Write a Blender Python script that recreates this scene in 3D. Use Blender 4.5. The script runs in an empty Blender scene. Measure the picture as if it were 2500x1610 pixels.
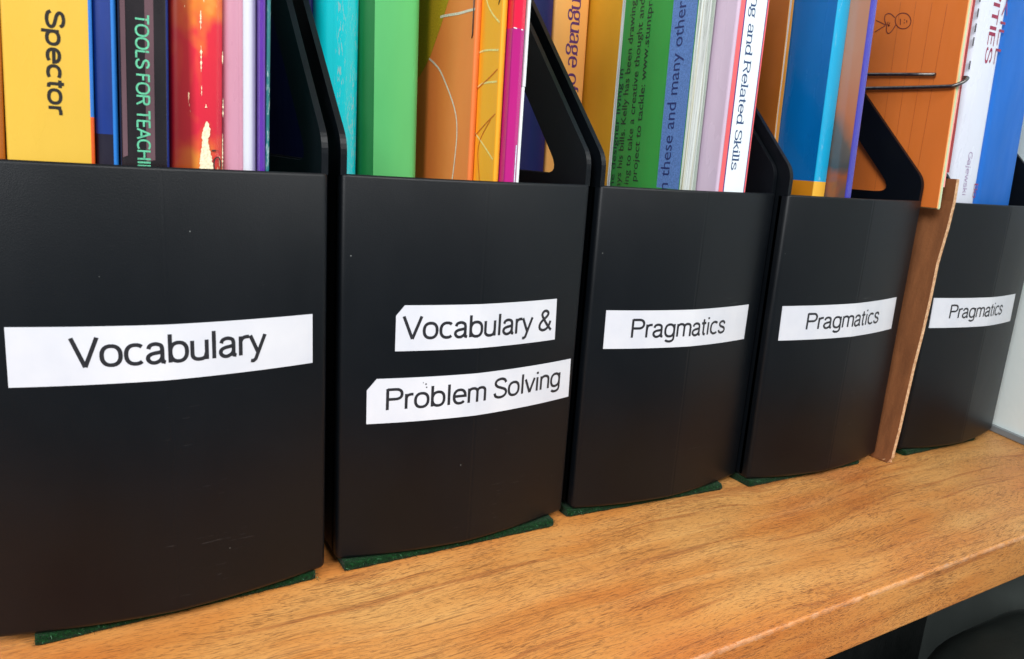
import bpy, math, random
from mathutils import Vector, Matrix, noise
random.seed(7)
S = bpy.context.scene
C = S.collection
R = math.radians

# ------------------------------------------------------------------ camera
CAM = Vector((-0.07645, -0.25683, 0.16469)); YAW, PITCH, ROLL, FPX = 0.53641, 0.23002, 0.0667, 1829.1
f = Vector((math.sin(YAW)*math.cos(PITCH), math.cos(YAW)*math.cos(PITCH), -math.sin(PITCH)))
r = Vector((math.cos(YAW), -math.sin(YAW), 0)); u = r.cross(f)
r2 = math.cos(ROLL)*r + math.sin(ROLL)*u; u2 = -math.sin(ROLL)*r + math.cos(ROLL)*u
cd = bpy.data.cameras.new('camera'); cam = bpy.data.objects.new('camera', cd); C.objects.link(cam)
cam.matrix_world = Matrix(((r2.x, u2.x, -f.x, CAM.x), (r2.y, u2.y, -f.y, CAM.y), (r2.z, u2.z, -f.z, CAM.z), (0, 0, 0, 1)))
cd.sensor_width = 36; cd.lens = FPX/2500*36; cd.clip_start = .01; cd.clip_end = 50
cd.dof.use_dof = True; cd.dof.focus_distance = 0.33; cd.dof.aperture_fstop = 30.0
S.camera = cam

# ------------------------------------------------------------------ light
S.view_settings.view_transform = 'Standard'; S.view_settings.look = 'None'
S.view_settings.exposure = -0.08; S.view_settings.gamma = 1.0
W = bpy.data.worlds.new('World'); S.world = W; W.use_nodes = True
bg = W.node_tree.nodes['Background']; bg.inputs[0].default_value = (.70, .86, 1.0, 1); bg.inputs[1].default_value = .32

def area(name, loc, target, sx, sy, power, col):
    l = bpy.data.lights.new(name, 'AREA'); l.shape = 'RECTANGLE'; l.size = sx; l.size_y = sy
    l.energy = power; l.color = col
    o = bpy.data.objects.new(name, l); C.objects.link(o); o.location = loc
    o.rotation_euler = (Vector(target)-Vector(loc)).to_track_quat('-Z', 'Y').to_euler()
    return o
area('window_light', (.95, -1.00, 1.20), (.16, 0, .1), .6, .9, 21, (1.0, .985, .96))
area('room_light', (-2.5, -1.8, 2.0), (.15, 0, .12), 1.7, 1.4, 128, (.98, .99, 1.0))
area('front_fill', (.05, -2.1, 2.0), (.1, 0, .15), 1.2, .6, 52, (1.0, .99, .97))  # added frontal fill to lift the deep-set spines, not a known lamp

# ------------------------------------------------------------------ materials
def col4(c): return (c[0], c[1], c[2], 1)
def srgb(r_, g_, b_):
    def k(v):
        v /= 255.0
        return v/12.92 if v <= .04045 else ((v+.055)/1.055)**2.4
    return (k(r_), k(g_), k(b_))
class NT:
    def __init__(s, name):
        s.m = bpy.data.materials.new(name); s.m.use_nodes = True; s.t = s.m.node_tree
        s.b = s.t.nodes['Principled BSDF']; s.c = s.t.nodes.new('ShaderNodeTexCoord')
    def n(s, kind, **kw):
        o = s.t.nodes.new('ShaderNode'+kind)
        for k, v in kw.items(): setattr(o, k, v)
        return o
    def l(s, a, b): s.t.links.new(a, b)
    def mapping(s, scale, src=None, rot=(0, 0, 0)):
        m = s.n('Mapping'); m.inputs['Scale'].default_value = scale; m.inputs['Rotation'].default_value = rot
        s.l(src or s.c.outputs['Object'], m.inputs[0]); return m.outputs[0]
    def noise(s, scale, detail=3, vec=None, rough=.5, dist=0):
        o = s.n('TexNoise'); o.inputs['Scale'].default_value = scale; o.inputs['Detail'].default_value = detail
        o.inputs['Roughness'].default_value = rough; o.inputs['Distortion'].default_value = dist
        s.l(vec or s.c.outputs['Object'], o.inputs['Vector']); return o.outputs[0]
    def ramp(s, fac, stops, interp='LINEAR'):
        o = s.n('ValToRGB'); o.color_ramp.interpolation = interp
        e = o.color_ramp.elements
        while len(e) < len(stops): e.new(.5)
        for i, (p, c_) in enumerate(stops):
            e[i].position = p; e[i].color = col4(c_) if not isinstance(c_, (int, float)) else (c_, c_, c_, 1)
        s.l(fac, o.inputs[0]); return o.outputs[0]
    def mix(s, fac, a, b, mode='MIX'):
        o = s.n('Mix', data_type='RGBA', blend_type=mode)
        for sock, v in ((o.inputs[0], fac), (o.inputs[6], a), (o.inputs[7], b)):
            if isinstance(v, (int, float)): sock.default_value = v
            elif isinstance(v, tuple): sock.default_value = col4(v)
            else: s.l(v, sock)
        return o.outputs[2]
    def math(s, op, a, b=0.0):
        o = s.n('Math', operation=op)
        for sock, v in ((o.inputs[0], a), (o.inputs[1], b)):
            if isinstance(v, (int, float)): sock.default_value = v
            else: s.l(v, sock)
        return o.outputs[0]
    def bump(s, h, strength, dist):
        o = s.n('Bump'); o.inputs['Strength'].default_value = strength; o.inputs['Distance'].default_value = dist
        s.l(h, o.inputs['Height']); s.l(o.outputs[0], s.b.inputs['Normal'])
    def set(s, **kw):
        for k, v in kw.items():
            i = s.b.inputs[k.replace('_', ' ')]
            if isinstance(v, (int, float)): i.default_value = v
            elif isinstance(v, tuple): i.default_value = col4(v)
            else: s.l(v, i)

_cache = {}
def paper(name, c, rough=.38, var=.12, coat=.0, wear=0.0, wearcol=(.75, .78, .76), streak=0.0, bump=.25, wearx=None):
    """printed, laminated card: colour, faint mottling, vertical rub streaks, white scuffs"""
    if name in _cache: return _cache[name]
    q = NT(name)
    dark = tuple(x*(1-var) for x in c); lite = tuple(min(1, x*(1+var)+.01*var) for x in c)
    base = q.ramp(q.noise(45, 4, q.mapping((1, 1, .35))), [(.3, dark), (.7, lite)])
    if wear > 0:
        w = q.noise(1500, 4, q.mapping((1, 1, .16)), .7)
        big = q.noise(150, 2, q.mapping((1, .3, .07)))
        k = q.math('MULTIPLY', q.ramp(w, [(.56, 0.0), (.62, 1.0)]), q.ramp(big, [(.62-wear*.35, 0.0), (.78-wear*.35, 1.0)]))
        if wearx is not None:
            sp = q.n('SeparateXYZ'); q.l(q.c.outputs['Object'], sp.inputs[0])
            k = q.math('MULTIPLY', k, q.ramp(q.math('MULTIPLY', q.math('SUBTRACT', sp.outputs[0], wearx), 500.0), [(0, 0.0), (1, 1.0)]))
        base = q.mix(k, base, wearcol)
    q.set(Base_Color=base, Roughness=q.ramp(q.noise(120, 4, q.mapping((1, 1, .3))), [(.3, rough*.8), (.7, min(1, rough*1.25))]))
    if coat: q.set(Coat_Weight=coat, Coat_Roughness=.12)
    h = q.noise(2500, 2)
    h2 = q.noise(90, 2, q.mapping((1, 1, .25)))
    hh = q.math('ADD', q.math('MULTIPLY', h, .12), q.math('MULTIPLY', h2, 1.0))
    q.bump(hh, bump, .0006)
    _cache[name] = q.m
    return q.m

def ink(name, c, rough=.45):
    if name in _cache: return _cache[name]
    q = NT(name); b = q.noise(1500, 3)
    q.set(Base_Color=q.ramp(b, [(.3, tuple(x*.75 for x in c)), (.75, tuple(min(1, x*1.25+.01) for x in c))]), Roughness=rough)
    _cache[name] = q.m; return q.m

def mat_plastic():
    q = NT('black_plastic')
    gx = q.noise(2400, 3, None, .6)
    smudge = q.noise(22, 4, q.mapping((1, 1, .6)), .6, .4)
    # dust specks and hairline scuffs
    v = q.n('TexVoronoi'); v.inputs['Scale'].default_value = 120; q.l(q.c.outputs['Object'], v.inputs['Vector'])
    sp = q.ramp(v.outputs['Distance'], [(.018, 1.0), (.034, 0.0)])
    sel = q.ramp(q.noise(75, 1), [(.55, 0.0), (.58, 1.0)])
    speck = q.math('MULTIPLY', sp, sel)
    sc = q.noise(260, 3, q.mapping((.25, 1, 3.5), None, (0, .35, 0)), .7)
    sc = q.math('MULTIPLY', q.ramp(sc, [(.66, 0.0), (.70, 1.0)]), q.ramp(q.noise(30, 1), [(.56, 0.0), (.66, .25)]))
    base = q.ramp(smudge, [(.25, (.0012, .0022, .0036)), (.8, (.0032, .0046, .0066))])
    base = q.mix(q.math('MULTIPLY', speck, .6), base, (.30, .32, .30))
    base = q.mix(sc, base, (.10, .10, .10))
    q.set(Base_Color=base, Roughness=q.ramp(smudge, [(.25, .36), (.8, .46)]), Specular_IOR_Level=.25)
    q.bump(gx, .16, .0003)
    return q.m

def mat_wood(name, seed=0):
    q = NT(name); P = q.c.outputs['Object']
    big = q.noise(6, 2, q.mapping((1, 2.2, 2.2), P), .5)
    wob = q.n('VectorMath', operation='MULTIPLY_ADD')
    cm = q.n('CombineXYZ'); q.l(q.math('SUBTRACT', big, .5), cm.inputs[1]); q.l(q.math('SUBTRACT', big, .5), cm.inputs[2])
    q.l(cm.outputs[0], wob.inputs[0]); wob.inputs[1].default_value = (0, .032, .012); q.l(P, wob.inputs[2])
    V = wob.outputs[0]
    band = q.noise(1.0, 5, q.mapping((5, 95, 95), V), .6, .2)
    patch = q.noise(8, 3, q.mapping((1, 2, 2), P), .5)
    c1 = q.ramp(band, [(.25, srgb(164, 92, 38)), (.45, srgb(196, 126, 62)), (.6, srgb(211, 149, 84)), (.8, srgb(222, 172, 110))])
    c2 = q.ramp(patch, [(.36, srgb(188, 96, 36)), (.5, srgb(202, 134, 66)), (.66, srgb(208, 158, 92))])
    base = q.mix(.55, c1, c2)
    st = q.ramp(q.noise(1.0, 3, q.mapping((7, 190, 190), V), .65), [(.57, 0.0), (.66, .6)])
    base = q.mix(st, base, srgb(160, 92, 44))
    # pores: short dark dashes drawn out along the grain
    k = []
    for sx, sy, lo, hi, amt in ((190, 3200, .575, .62, 1.0), (340, 5000, .57, .62, .85)):
        n_ = q.noise(1.0, 1, q.mapping((sx, sy, sy), V), .5, 0)
        dens = q.math('MULTIPLY', q.math('SUBTRACT', q.noise(22, 3, q.mapping((1, 1.8, 1.8), P), .6), .5), .22)
        k.append(q.math('MULTIPLY', q.ramp(q.math('ADD', n_, dens), [(lo+.05, 0.0), (hi+.05, 1.0)]), amt))
    ln = q.noise(1.0, 2, q.mapping((38, 1900, 1900), V), .5, .3)
    lm = q.ramp(q.noise(5, 2, q.mapping((1, 2, 2), P)), [(.45, 0.0), (.58, .85)])
    line = q.math('MULTIPLY', q.ramp(ln, [(.60, 0.0), (.66, 1.0)]), lm)
    pore = q.math('MAXIMUM', q.math('MAXIMUM', k[0], k[1]), line)
    base = q.mix(q.math('MULTIPLY', pore, .64), base, srgb(88, 50, 28))
    sep = q.n('SeparateXYZ'); q.l(P, sep.inputs[0])
    jag = q.math('MULTIPLY', q.noise(700, 4, None, .7), .0030)
    ya = q.math('ADD', sep.outputs[1], q.math('SUBTRACT', jag, .0013))
    e1 = q.math('LESS_THAN', ya, -.0977); e2 = q.math('GREATER_THAN', q.math('ADD', sep.outputs[2], jag), -.0004)
    edge = q.math('MULTIPLY', q.math('MULTIPLY', e1, e2), q.ramp(q.noise(160, 3), [(.35, .0), (.65, .32)]))
    base = q.mix(edge, base, srgb(226, 186, 152))
    q.set(Base_Color=base, Roughness=q.ramp(band, [(.3, .42), (.7, .55)]), Specular_IOR_Level=.4)
    hh = q.math('SUBTRACT', q.math('MULTIPLY', band, .3), pore)
    q.bump(hh, .45, .0003)
    return q.m

def mat_felt():
    q = NT('green_felt')
    b = q.ramp(q.noise(900, 4, None, .7), [(.3, (.0004, .007, .001)), (.55, (.001, .026, .004)), (.8, (.008, .085, .02))])
    q.set(Base_Color=b, Roughness=.95, Specular_IOR_Level=.15, Sheen_Weight=.06, Sheen_Roughness=.5)
    q.bump(q.noise(1600, 3), .9, .0012); return q.m
def mat_pages(name, c, c2, thin=None):
    q = NT(name)
    l = q.noise(1.0, 2, q.mapping((5200, 20, 9)), .6)
    b = q.ramp(l, [(.32, c2), (.5, c), (.7, tuple(min(1, x*1.12) for x in c))])
    if thin: b = q.mix(q.ramp(q.noise(1.0, 0, q.mapping((2600, 5, 3))), [(.68, 0.0), (.72, .8)]), b, thin)
    q.set(Base_Color=b, Roughness=.8); q.bump(l, .5, .0003); return q.m
def mat_card():
    q = NT('brown_cardboard')
    b = q.ramp(q.noise(60, 5, q.mapping((1, 3, .6)), .65), [(.3, srgb(108, 62, 28)), (.7, srgb(138, 84, 44))])
    fl = q.ramp(q.noise(1400, 3), [(.55, 0.0), (.75, .35)]); b = q.mix(fl, b, srgb(146, 90, 52))
    q.set(Base_Color=b, Roughness=.85); q.bump(q.noise(700, 4), .4, .0004); return q.m
def mat_cardedge():
    q = NT('torn_card_edge')
    b = q.ramp(q.noise(500, 4, None, .7), [(.3, srgb(170, 118, 78)), (.55, srgb(214, 170, 128)), (.8, srgb(232, 200, 165))])
    q.set(Base_Color=b, Roughness=.9); q.bump(q.noise(900, 3), .8, .0008); return q.m
def mat_wall():
    q = NT('pale_wall')
    b = q.ramp(q.noise(6, 4), [(.3, (.86, .96, .93)), (.7, (.90, .97, .95))])
    q.set(Base_Color=b, Roughness=.6); q.bump(q.noise(300, 4), .15, .001); return q.m
def mat_label():
    q = NT('white_label_tape')
    b = q.ramp(q.noise(60, 4, q.mapping((1, 1, .8)), .5), [(.3, (.60, .62, .68)), (.7, (.68, .69, .73))])
    d = q.ramp(q.noise(210, 3), [(.76, 0.0), (.80, .5)]); b = q.mix(d, b, (.35, .33, .30))
    q.set(Base_Color=b, Roughness=.22, Coat_Weight=.4, Coat_Roughness=.1); q.bump(q.noise(50, 2), .08, .001); return q.m
def mat_metal():
    q = NT('dark_wire'); q.set(Base_Color=q.ramp(q.noise(400, 3), [(.3, (.10, .095, .09)), (.7, (.20, .19, .18))]), Metallic=.9, Roughness=.33); return q.m

PLAST = mat_plastic(); WOOD = mat_wood('shelf_wood'); FELT = mat_felt(); LABEL = mat_label()
INK = ink('black_print', (.012, .012, .016), .4)
PAGEW = mat_pages('white_pages', (.62, .66, .62), (.38, .40, .36), (.45, .42, .25))
PAGEC = mat_pages('cream_pages', (.66, .60, .50), (.42, .36, .28))
CARD = mat_card(); CARDE = mat_cardedge(); WALL = mat_wall(); WIRE = mat_metal()

# ------------------------------------------------------------------ mesh helpers
class MB:
    def __init__(s): s.v = []; s.f = []; s.m = []; s.sm = []
    def face(s, idx, mi=0, smooth=False): s.f.append(tuple(idx)); s.m.append(mi); s.sm.append(smooth)
    def add(s, pts): n0 = len(s.v); s.v += [tuple(p) for p in pts]; return n0
    def box(s, a, b, mi=0):
        x0, y0, z0 = a; x1, y1, z1 = b
        n = s.add([(x0, y0, z0), (x1, y0, z0), (x1, y1, z0), (x0, y1, z0), (x0, y0, z1), (x1, y0, z1), (x1, y1, z1), (x0, y1, z1)])
        for q in ((0, 3, 2, 1), (4, 5, 6, 7), (0, 1, 5, 4), (1, 2, 6, 5), (2, 3, 7, 6), (3, 0, 4, 7)): s.face([n+i for i in q], mi)
    def rings(s, rings, closed=True, mifn=None, smooth=True, caps=True):
        """rings: equal-length loops of points, skinned to each other"""
        k = len(rings[0]); base = [s.add(rg) for rg in rings]
        for i in range(len(rings)-1):
            for j in range(k if closed else k-1):
                a, b = base[i]+j, base[i]+(j+1) % k; c, d = base[i+1]+(j+1) % k, base[i+1]+j
                s.face((a, b, c, d), mifn(i, j) if mifn else 0, smooth)
        if caps and closed:
            s.face([base[0]+j for j in range(k)][::-1], mifn(0, -1) if mifn else 0)
            s.face([base[-1]+j for j in range(k)], mifn(len(rings)-1, -1) if mifn else 0)
    def build(s, name, mats, parent=None, bevel=0, loc=None, seg=2, sharp=False):
        me = bpy.data.meshes.new(name)
        off = Vector(loc) if loc is not None else (parent['_o'] if parent is not None else Vector((0, 0, 0)))
        off = Vector(off)
        me.from_pydata([tuple(Vector(p)-off) for p in s.v], [], s.f)
        for m in (mats if isinstance(mats, (list, tuple)) else [mats]): me.materials.append(m)
        me.polygons.foreach_set('material_index', s.m); me.polygons.foreach_set('use_smooth', s.sm)
        me.update()
        o = bpy.data.objects.new(name, me); C.objects.link(o)
        if parent is not None and '_o' in parent: o.parent = parent
        elif parent is not None: o.parent = parent
        else: o.location = off
        if bevel:
            b = o.modifiers.new('bevel', 'BEVEL'); b.width = bevel; b.segments = seg; b.limit_method = 'ANGLE'; b.angle_limit = R(40)
        if parent is None: o['_o'] = off
        return o
def root(name, label, cat, loc, group=None):
    o = bpy.data.objects.new(name, None); C.objects.link(o); o.location = loc; o['_o'] = Vector(loc)
    o.empty_display_size = .02
    o['label'] = label; o['category'] = cat
    if group: o['group'] = group
    return o
def sub(mb, name, mats, part, **kw):
    """a sub-part: child of a part whose own origin is its thing's origin"""
    top = part.parent
    o = mb.build(name, mats, top, **kw); o.parent = part
    return o

# ------------------------------------------------------------------ stroke lettering
def arc(cx, cy, rx, ry, a0, a1, n=None):
    n = n or max(3, int(abs(a1-a0)/16))
    pw = lambda v: math.copysign(abs(v)**.86, v)
    return [(cx+rx*pw(math.cos(R(a0+(a1-a0)*i/n))), cy+ry*pw(math.sin(R(a0+(a1-a0)*i/n)))) for i in range(n+1)]
def spl(pts, n=5):
    o = []; P = [pts[0]]+list(pts)+[pts[-1]]
    for i in range(1, len(P)-2):
        for k in range(n):
            t = k/n; q = []
            for d in (0, 1):
                a, b, c, e = P[i-1][d], P[i][d], P[i+1][d], P[i+2][d]
                q.append(.5*((2*b)+(-a+c)*t+(2*a-5*b+4*c-e)*t*t+(-a+3*b-3*c+e)*t**3))
            o.append(tuple(q))
    return o+[pts[-1]]
G = {
 ' ': (.30, []),
 'V': (.70, [[(.03, 1), (.35, .0)], [(.67, 1), (.35, .0)]]),
 'P': (.68, [[(.09, 0), (.09, 1)], [(.09, .96), (.36, .96)]+arc(.38, .73, .23, .23, 90, -90)+[(.09, .5)]]),
 'R': (.72, [[(.09, 0), (.09, 1)], [(.09, .96), (.36, .96)]+arc(.40, .75, .22, .21, 90, -90)+[(.09, .54)], [(.38, .54), (.63, 0)]]),
 'K': (.70, [[(.09, 0), (.09, 1)], [(.60, 1), (.10, .42)], [(.28, .58), (.64, 0)]]),
 'T': (.62, [[(.31, 0), (.31, 1)], [(.02, .96), (.60, .96)]]),
 'L': (.56, [[(.09, 0), (.09, 1)], [(.09, .04), (.52, .04)]]),
 'F': (.56, [[(.09, 0), (.09, 1)], [(.09, .96), (.52, .96)], [(.09, .52), (.44, .52)]]),
 'E': (.60, [[(.09, 0), (.09, 1)], [(.09, .96), (.54, .96)], [(.09, .52), (.48, .52)], [(.09, .04), (.54, .04)]]),
 'A': (.70, [[(.03, 0), (.35, 1)], [(.67, 0), (.35, 1)], [(.15, .32), (.55, .32)]]),
 'H': (.72, [[(.09, 0), (.09, 1)], [(.62, 0), (.62, 1)], [(.09, .52), (.62, .52)]]),
 'I': (.28, [[(.14, 0), (.14, 1)]]),
 'N': (.74, [[(.09, 0), (.09, 1)], [(.09, .98), (.64, .02)], [(.64, 0), (.64, 1)]]),
 'O': (.82, [arc(.41, .5, .34, .46, 0, 360, 26)]),
 'C': (.72, [arc(.42, .5, .34, .46, 48, 312, 20)]),
 'S': (.66, [spl([(.58, .76), (.50, .91), (.33, .965), (.15, .90), (.09, .75), (.18, .60), (.36, .51), (.54, .41), (.60, .25), (.52, .10), (.33, .035), (.13, .10), (.06, .27)])]),
 'B': (.68, [[(.09, 0), (.09, 1)], [(.09, .96), (.34, .96)]+arc(.36, .75, .20, .21, 90, -90)+[(.09, .54)], [(.34, .54)]+arc(.38, .29, .22, .25, 90, -90)+[(.09, .04)]]),
 'G': (.76, [arc(.42, .5, .34, .46, 48, 350, 20)+[(.76, .45), (.46, .45)]]),
 'o': (.62, [arc(.31, .36, .24, .33, 0, 360, 22)]),
 'c': (.56, [arc(.31, .36, .24, .33, 48, 312, 16)]),
 'e': (.60, [[(.08, .38), (.54, .38)]+arc(.31, .36, .23, .33, 4, 318, 18)]),
 'a': (.58, [spl([(.09, .52), (.14, .64), (.28, .69), (.42, .63), (.455, .50)])+[(.455, .14), (.47, .05), (.54, .03)], spl([(.455, .42), (.36, .385), (.20, .35), (.09, .27), (.08, .14), (.17, .04), (.29, .035), (.41, .12), (.455, .24)])]),
 'b': (.62, [[(.09, 0), (.09, 1)], arc(.32, .36, .23, .33, 0, 360, 22)]),
 'd': (.62, [[(.53, 0), (.53, 1)], arc(.30, .36, .23, .33, 0, 360, 22)]),
 'p': (.62, [[(.09, -.27), (.09, .71)], arc(.32, .36, .23, .33, 0, 360, 22)]),
 'u': (.58, [[(.08, .71), (.08, .24)]+arc(.28, .23, .20, .20, 180, 330)+[(.48, .24)], [(.49, .71), (.49, 0)]]),
 'n': (.58, [[(.09, 0), (.09, .71)], [(.09, .46)]+arc(.29, .47, .20, .22, 170, 0)+[(.49, 0)]]),
 'h': (.58, [[(.09, 0), (.09, 1)], [(.09, .46)]+arc(.29, .47, .20, .22, 170, 0)+[(.49, 0)]]),
 'm': (.86, [[(.09, 0), (.09, .71)], [(.09, .48)]+arc(.265, .50, .175, .19, 170, 0)+[(.44, 0)], [(.44, .48)]+arc(.61, .50, .17, .19, 170, 0)+[(.78, 0)]]),
 'r': (.36, [[(.09, 0), (.09, .71)], [(.09, .44)]+arc(.28, .46, .19, .22, 175, 92)+[(.35, .68)]]),
 'l': (.24, [[(.12, 0), (.12, 1)]]),
 'i': (.24, [[(.12, 0), (.12, .71)], [(.12, .88), (.12, .99)]]),
 't': (.32, [[(.15, .90), (.15, .14), (.18, .05), (.28, .03)], [(.02, .67), (.29, .67)]]),
 'f': (.33, [spl([(.34, .96), (.24, .97), (.16, .90), (.15, .76)])+[(.15, 0)], [(.02, .67), (.30, .67)]]),
 'k': (.54, [[(.09, 0), (.09, 1)], [(.46, .71), (.10, .30)], [(.24, .44), (.49, 0)]]),
 's': (.53, [spl([(.44, .53), (.39, .65), (.26, .69), (.13, .63), (.10, .52), (.17, .42), (.30, .36), (.42, .29), (.455, .18), (.38, .07), (.25, .03), (.11, .08), (.06, .20)])]),
 'v': (.52, [[(.03, .71), (.26, .0)], [(.49, .71), (.26, .0)]]),
 'y': (.52, [[(.03, .71), (.27, .04)], [(.49, .71), (.24, -.04), (.19, -.19), (.12, -.25), (.04, -.24)]]),
 'w': (.76, [[(.03, .71), (.22, 0)], [(.22, 0), (.38, .71)], [(.38, .71), (.54, 0)], [(.54, 0), (.73, .71)]]),
 'g': (.62, [arc(.30, .36, .23, .33, 0, 360, 22), [(.53, .71), (.53, -.04)]+arc(.31, -.05, .22, .20, 0, -150)]),
 'j': (.24, [[(.12, .71), (.12, -.14), (.08, -.24), (.0, -.26)], [(.12, .88), (.12, .99)]]),
 '&': (.74, [spl([(.68, .0), (.46, .27), (.24, .62), (.17, .80), (.24, .93), (.35, .965), (.46, .90), (.48, .79), (.38, .65), (.18, .48), (.07, .30), (.09, .12), (.24, .03), (.42, .08), (.56, .26), (.62, .46)])]),
}
# two-storey g for the bookish serif lettering
G2 = dict(G); G2['g'] = (.60, [arc(.27, .47, .19, .21, 0, 360, 18), [(.42, .62), (.56, .68)], spl([(.14, .31), (.12, .20), (.22, .12), (.40, .10), (.50, -.02), (.44, -.17), (.26, -.23), (.08, -.16), (.07, -.03), (.18, .08)])])
def ribbon(mb, pts, hw, hh, fn, lift):
    """variable pen ribbon: half width hw for upright strokes, hh for level ones"""
    pts = [p for i, p in enumerate(pts) if i == 0 or (abs(p[0]-pts[i-1][0])+abs(p[1]-pts[i-1][1])) > 1e-6]
    n = len(pts)
    if n < 2: return
    closed = abs(pts[0][0]-pts[-1][0])+abs(pts[0][1]-pts[-1][1]) < 1e-4
    L, Rr = [], []
    for i in range(n):
        a = pts[i-1] if i > 0 else (pts[-2] if closed else None)
        b = pts[i+1] if i < n-1 else (pts[1] if closed else None)
        def nd(p, q):
            dx, dy = q[0]-p[0], q[1]-p[1]; l = math.hypot(dx, dy) or 1; return (-dy/l, dx/l)
        if a is None: nn = nd(pts[i], b); k = 1
        elif b is None: nn = nd(a, pts[i]); k = 1
        else:
            n1, n2 = nd(a, pts[i]), nd(pts[i], b); sx, sy = n1[0]+n2[0], n1[1]+n2[1]; l = math.hypot(sx, sy)
            if l < .2: nn = n1; k = 1
            else: nn = (sx/l, sy/l); k = min(1.8, 2/l)
        w = math.hypot(hw*nn[0], hh*nn[1])*k
        L.append((pts[i][0]+nn[0]*w, pts[i][1]+nn[1]*w)); Rr.append((pts[i][0]-nn[0]*w, pts[i][1]-nn[1]*w))
    a = mb.add([fn(p[0], p[1], lift) for p in L]); b = mb.add([fn(p[0], p[1], lift) for p in Rr])
    for i in range(n-1): mb.face((b+i, b+i+1, a+i+1, a+i))
def stroke_text(text, fn, x0, x1, h, hw=.05, hh=None, glyphs=None, serif=0.0, jitter=0.0, track=0.0):
    """fn(s, t, lift) -> point; the line runs s = x0..x1 with cap height h"""
    g = glyphs or G; hh = hh or hw; mb = MB()
    tot = sum(g[c][0]+track for c in text); sx = (x1-x0)/tot; cur = 0; k = 0
    for ch in text:
        adv, st = g[ch]
        ja, jb = random.uniform(-jitter, jitter), random.uniform(-jitter, jitter)
        ss = [list(s) for s in st]
        if serif:
            for s in st:
                for e, o in ((s[0], s[1]), (s[-1], s[-2])):
                    if abs(e[0]-o[0]) < .02 and abs(e[1]-o[1]) > .2 and e[1] in (0, 1, .71, -.27):
                        yy = e[1]+(hh if e[1] <= 0 else -hh)
                        ss.append([(e[0]-serif*(1 if e[1] in (0, -.27) or ch.isupper() else 1), yy), (e[0]+serif*(1 if e[1] in (0, -.27) or ch.isupper() else .3), yy)])
        for s in ss:
            ang = sx/h
            pts = [((cur+p[0]+ja)*sx, (p[1]+jb)*h) for p in s]
            ribbon(mb, pts, hw*h, hh*h, lambda a, b, l: fn(x0+a, b, l), 1e-6*k); k += 1
        cur += adv+track
    return mb
def font_text(text, fn, x0, x1, h, bold=0.0):
    """Blender's own sans, turned to a mesh and laid on the surface"""
    cu = bpy.data.curves.new('t', 'FONT'); cu.body = text; cu.size = 1; cu.resolution_u = 3; cu.offset = bold
    ob = bpy.data.objects.new('t', cu); C.objects.link(ob)
    dg = bpy.context.evaluated_depsgraph_get(); me = bpy.data.meshes.new_from_object(ob.evaluated_get(dg))
    xs = [v.co.x for v in me.vertices]; w = max(xs)-min(xs); m0 = min(xs)
    mb = MB(); cap = .73
    mb.add([fn(x0+(v.co.x-m0)/w*(x1-x0), v.co.y/cap*h, 0) for v in me.vertices])
    for p in me.polygons: mb.face(tuple(p.vertices))
    bpy.data.objects.remove(ob); bpy.data.meshes.remove(me); bpy.data.curves.remove(cu)
    return mb

# ------------------------------------------------------------------ setting
XW = lambda y: .4665+(y+.003)*.30
def shelf():
    mb = MB(); yf, yb = -.0985, .30; t = .0242
    foot = [(-.62, yf), (XW(yf), yf), (XW(yb), yb), (-.62, yb)]
    mb.rings([[(x, y, -t) for x, y in foot], [(x, y, 0) for x, y in foot]], smooth=False)
    o = mb.build('wooden_shelf', WOOD, None, bevel=.0011, seg=3)
    o['label'] = 'light brown wood grain shelf board with worn front edge under the magazine files'; o['category'] = 'shelf'
    # grey joint strip where the board meets the wall
    m = MB(); a = (XW(-.0985), -.0985); b = (XW(.30), .30); nx, ny = -.957, .29; th = .0032
    q = [(a[0], a[1]), (a[0]+nx*th, a[1]+ny*th), (b[0]+nx*th, b[1]+ny*th), (b[0], b[1])]
    m.rings([[(x, y, .0002) for x, y in q], [(x, y, .0046) for x, y in q]], smooth=False)
    s = m.build('joint_strip', paper('grey_strip', (.20, .22, .23), .5), None, bevel=.0005)
    s['label'] = 'thin grey strip between the shelf end and the pale wall'; s['category'] = 'strip'
shelf()
def walls():
    m = MB(); a = (XW(-.30), -.30); b = (XW(.5), .5); nx, ny = .957, -.29
    q = [a, b, (b[0]+nx*.02, b[1]+ny*.02), (a[0]+nx*.02, a[1]+ny*.02)]
    q = [(x+.0003, y) for x, y in q]
    m.rings([[(x, y, -.5) for x, y in q], [(x, y, .75) for x, y in q]], smooth=False)
    o = m.build('side_wall', WALL); o['kind'] = 'structure'
    m = MB(); m.box((-1.2, .302, -.5), (XW(.302)-.0005, .33, .75))
    o = m.build('back_wall', WALL); o['kind'] = 'structure'
    q = NT('dark_floor'); q.set(Base_Color=q.ramp(q.noise(12, 4), [(.3, (.012, .014, .013)), (.7, (.022, .025, .023))]), Roughness=.6)
    m = MB(); m.box((-1.2, -1.0, -.52), (.6, .30, -.5)); o = m.build('floor', q.m); o['kind'] = 'structure'
walls()
def shade_panel():  # added dark panel stands in for the deep shadow under the shelf
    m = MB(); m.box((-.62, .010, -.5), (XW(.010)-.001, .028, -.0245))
    o = m.build('shade_panel', paper('shade_black', (.008, .010, .010), .5), None, bevel=.001)
    o['label'] = 'added black panel for the shadow below the wooden shelf, left of the chair corner'; o['category'] = 'shade panel'
shade_panel()
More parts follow.
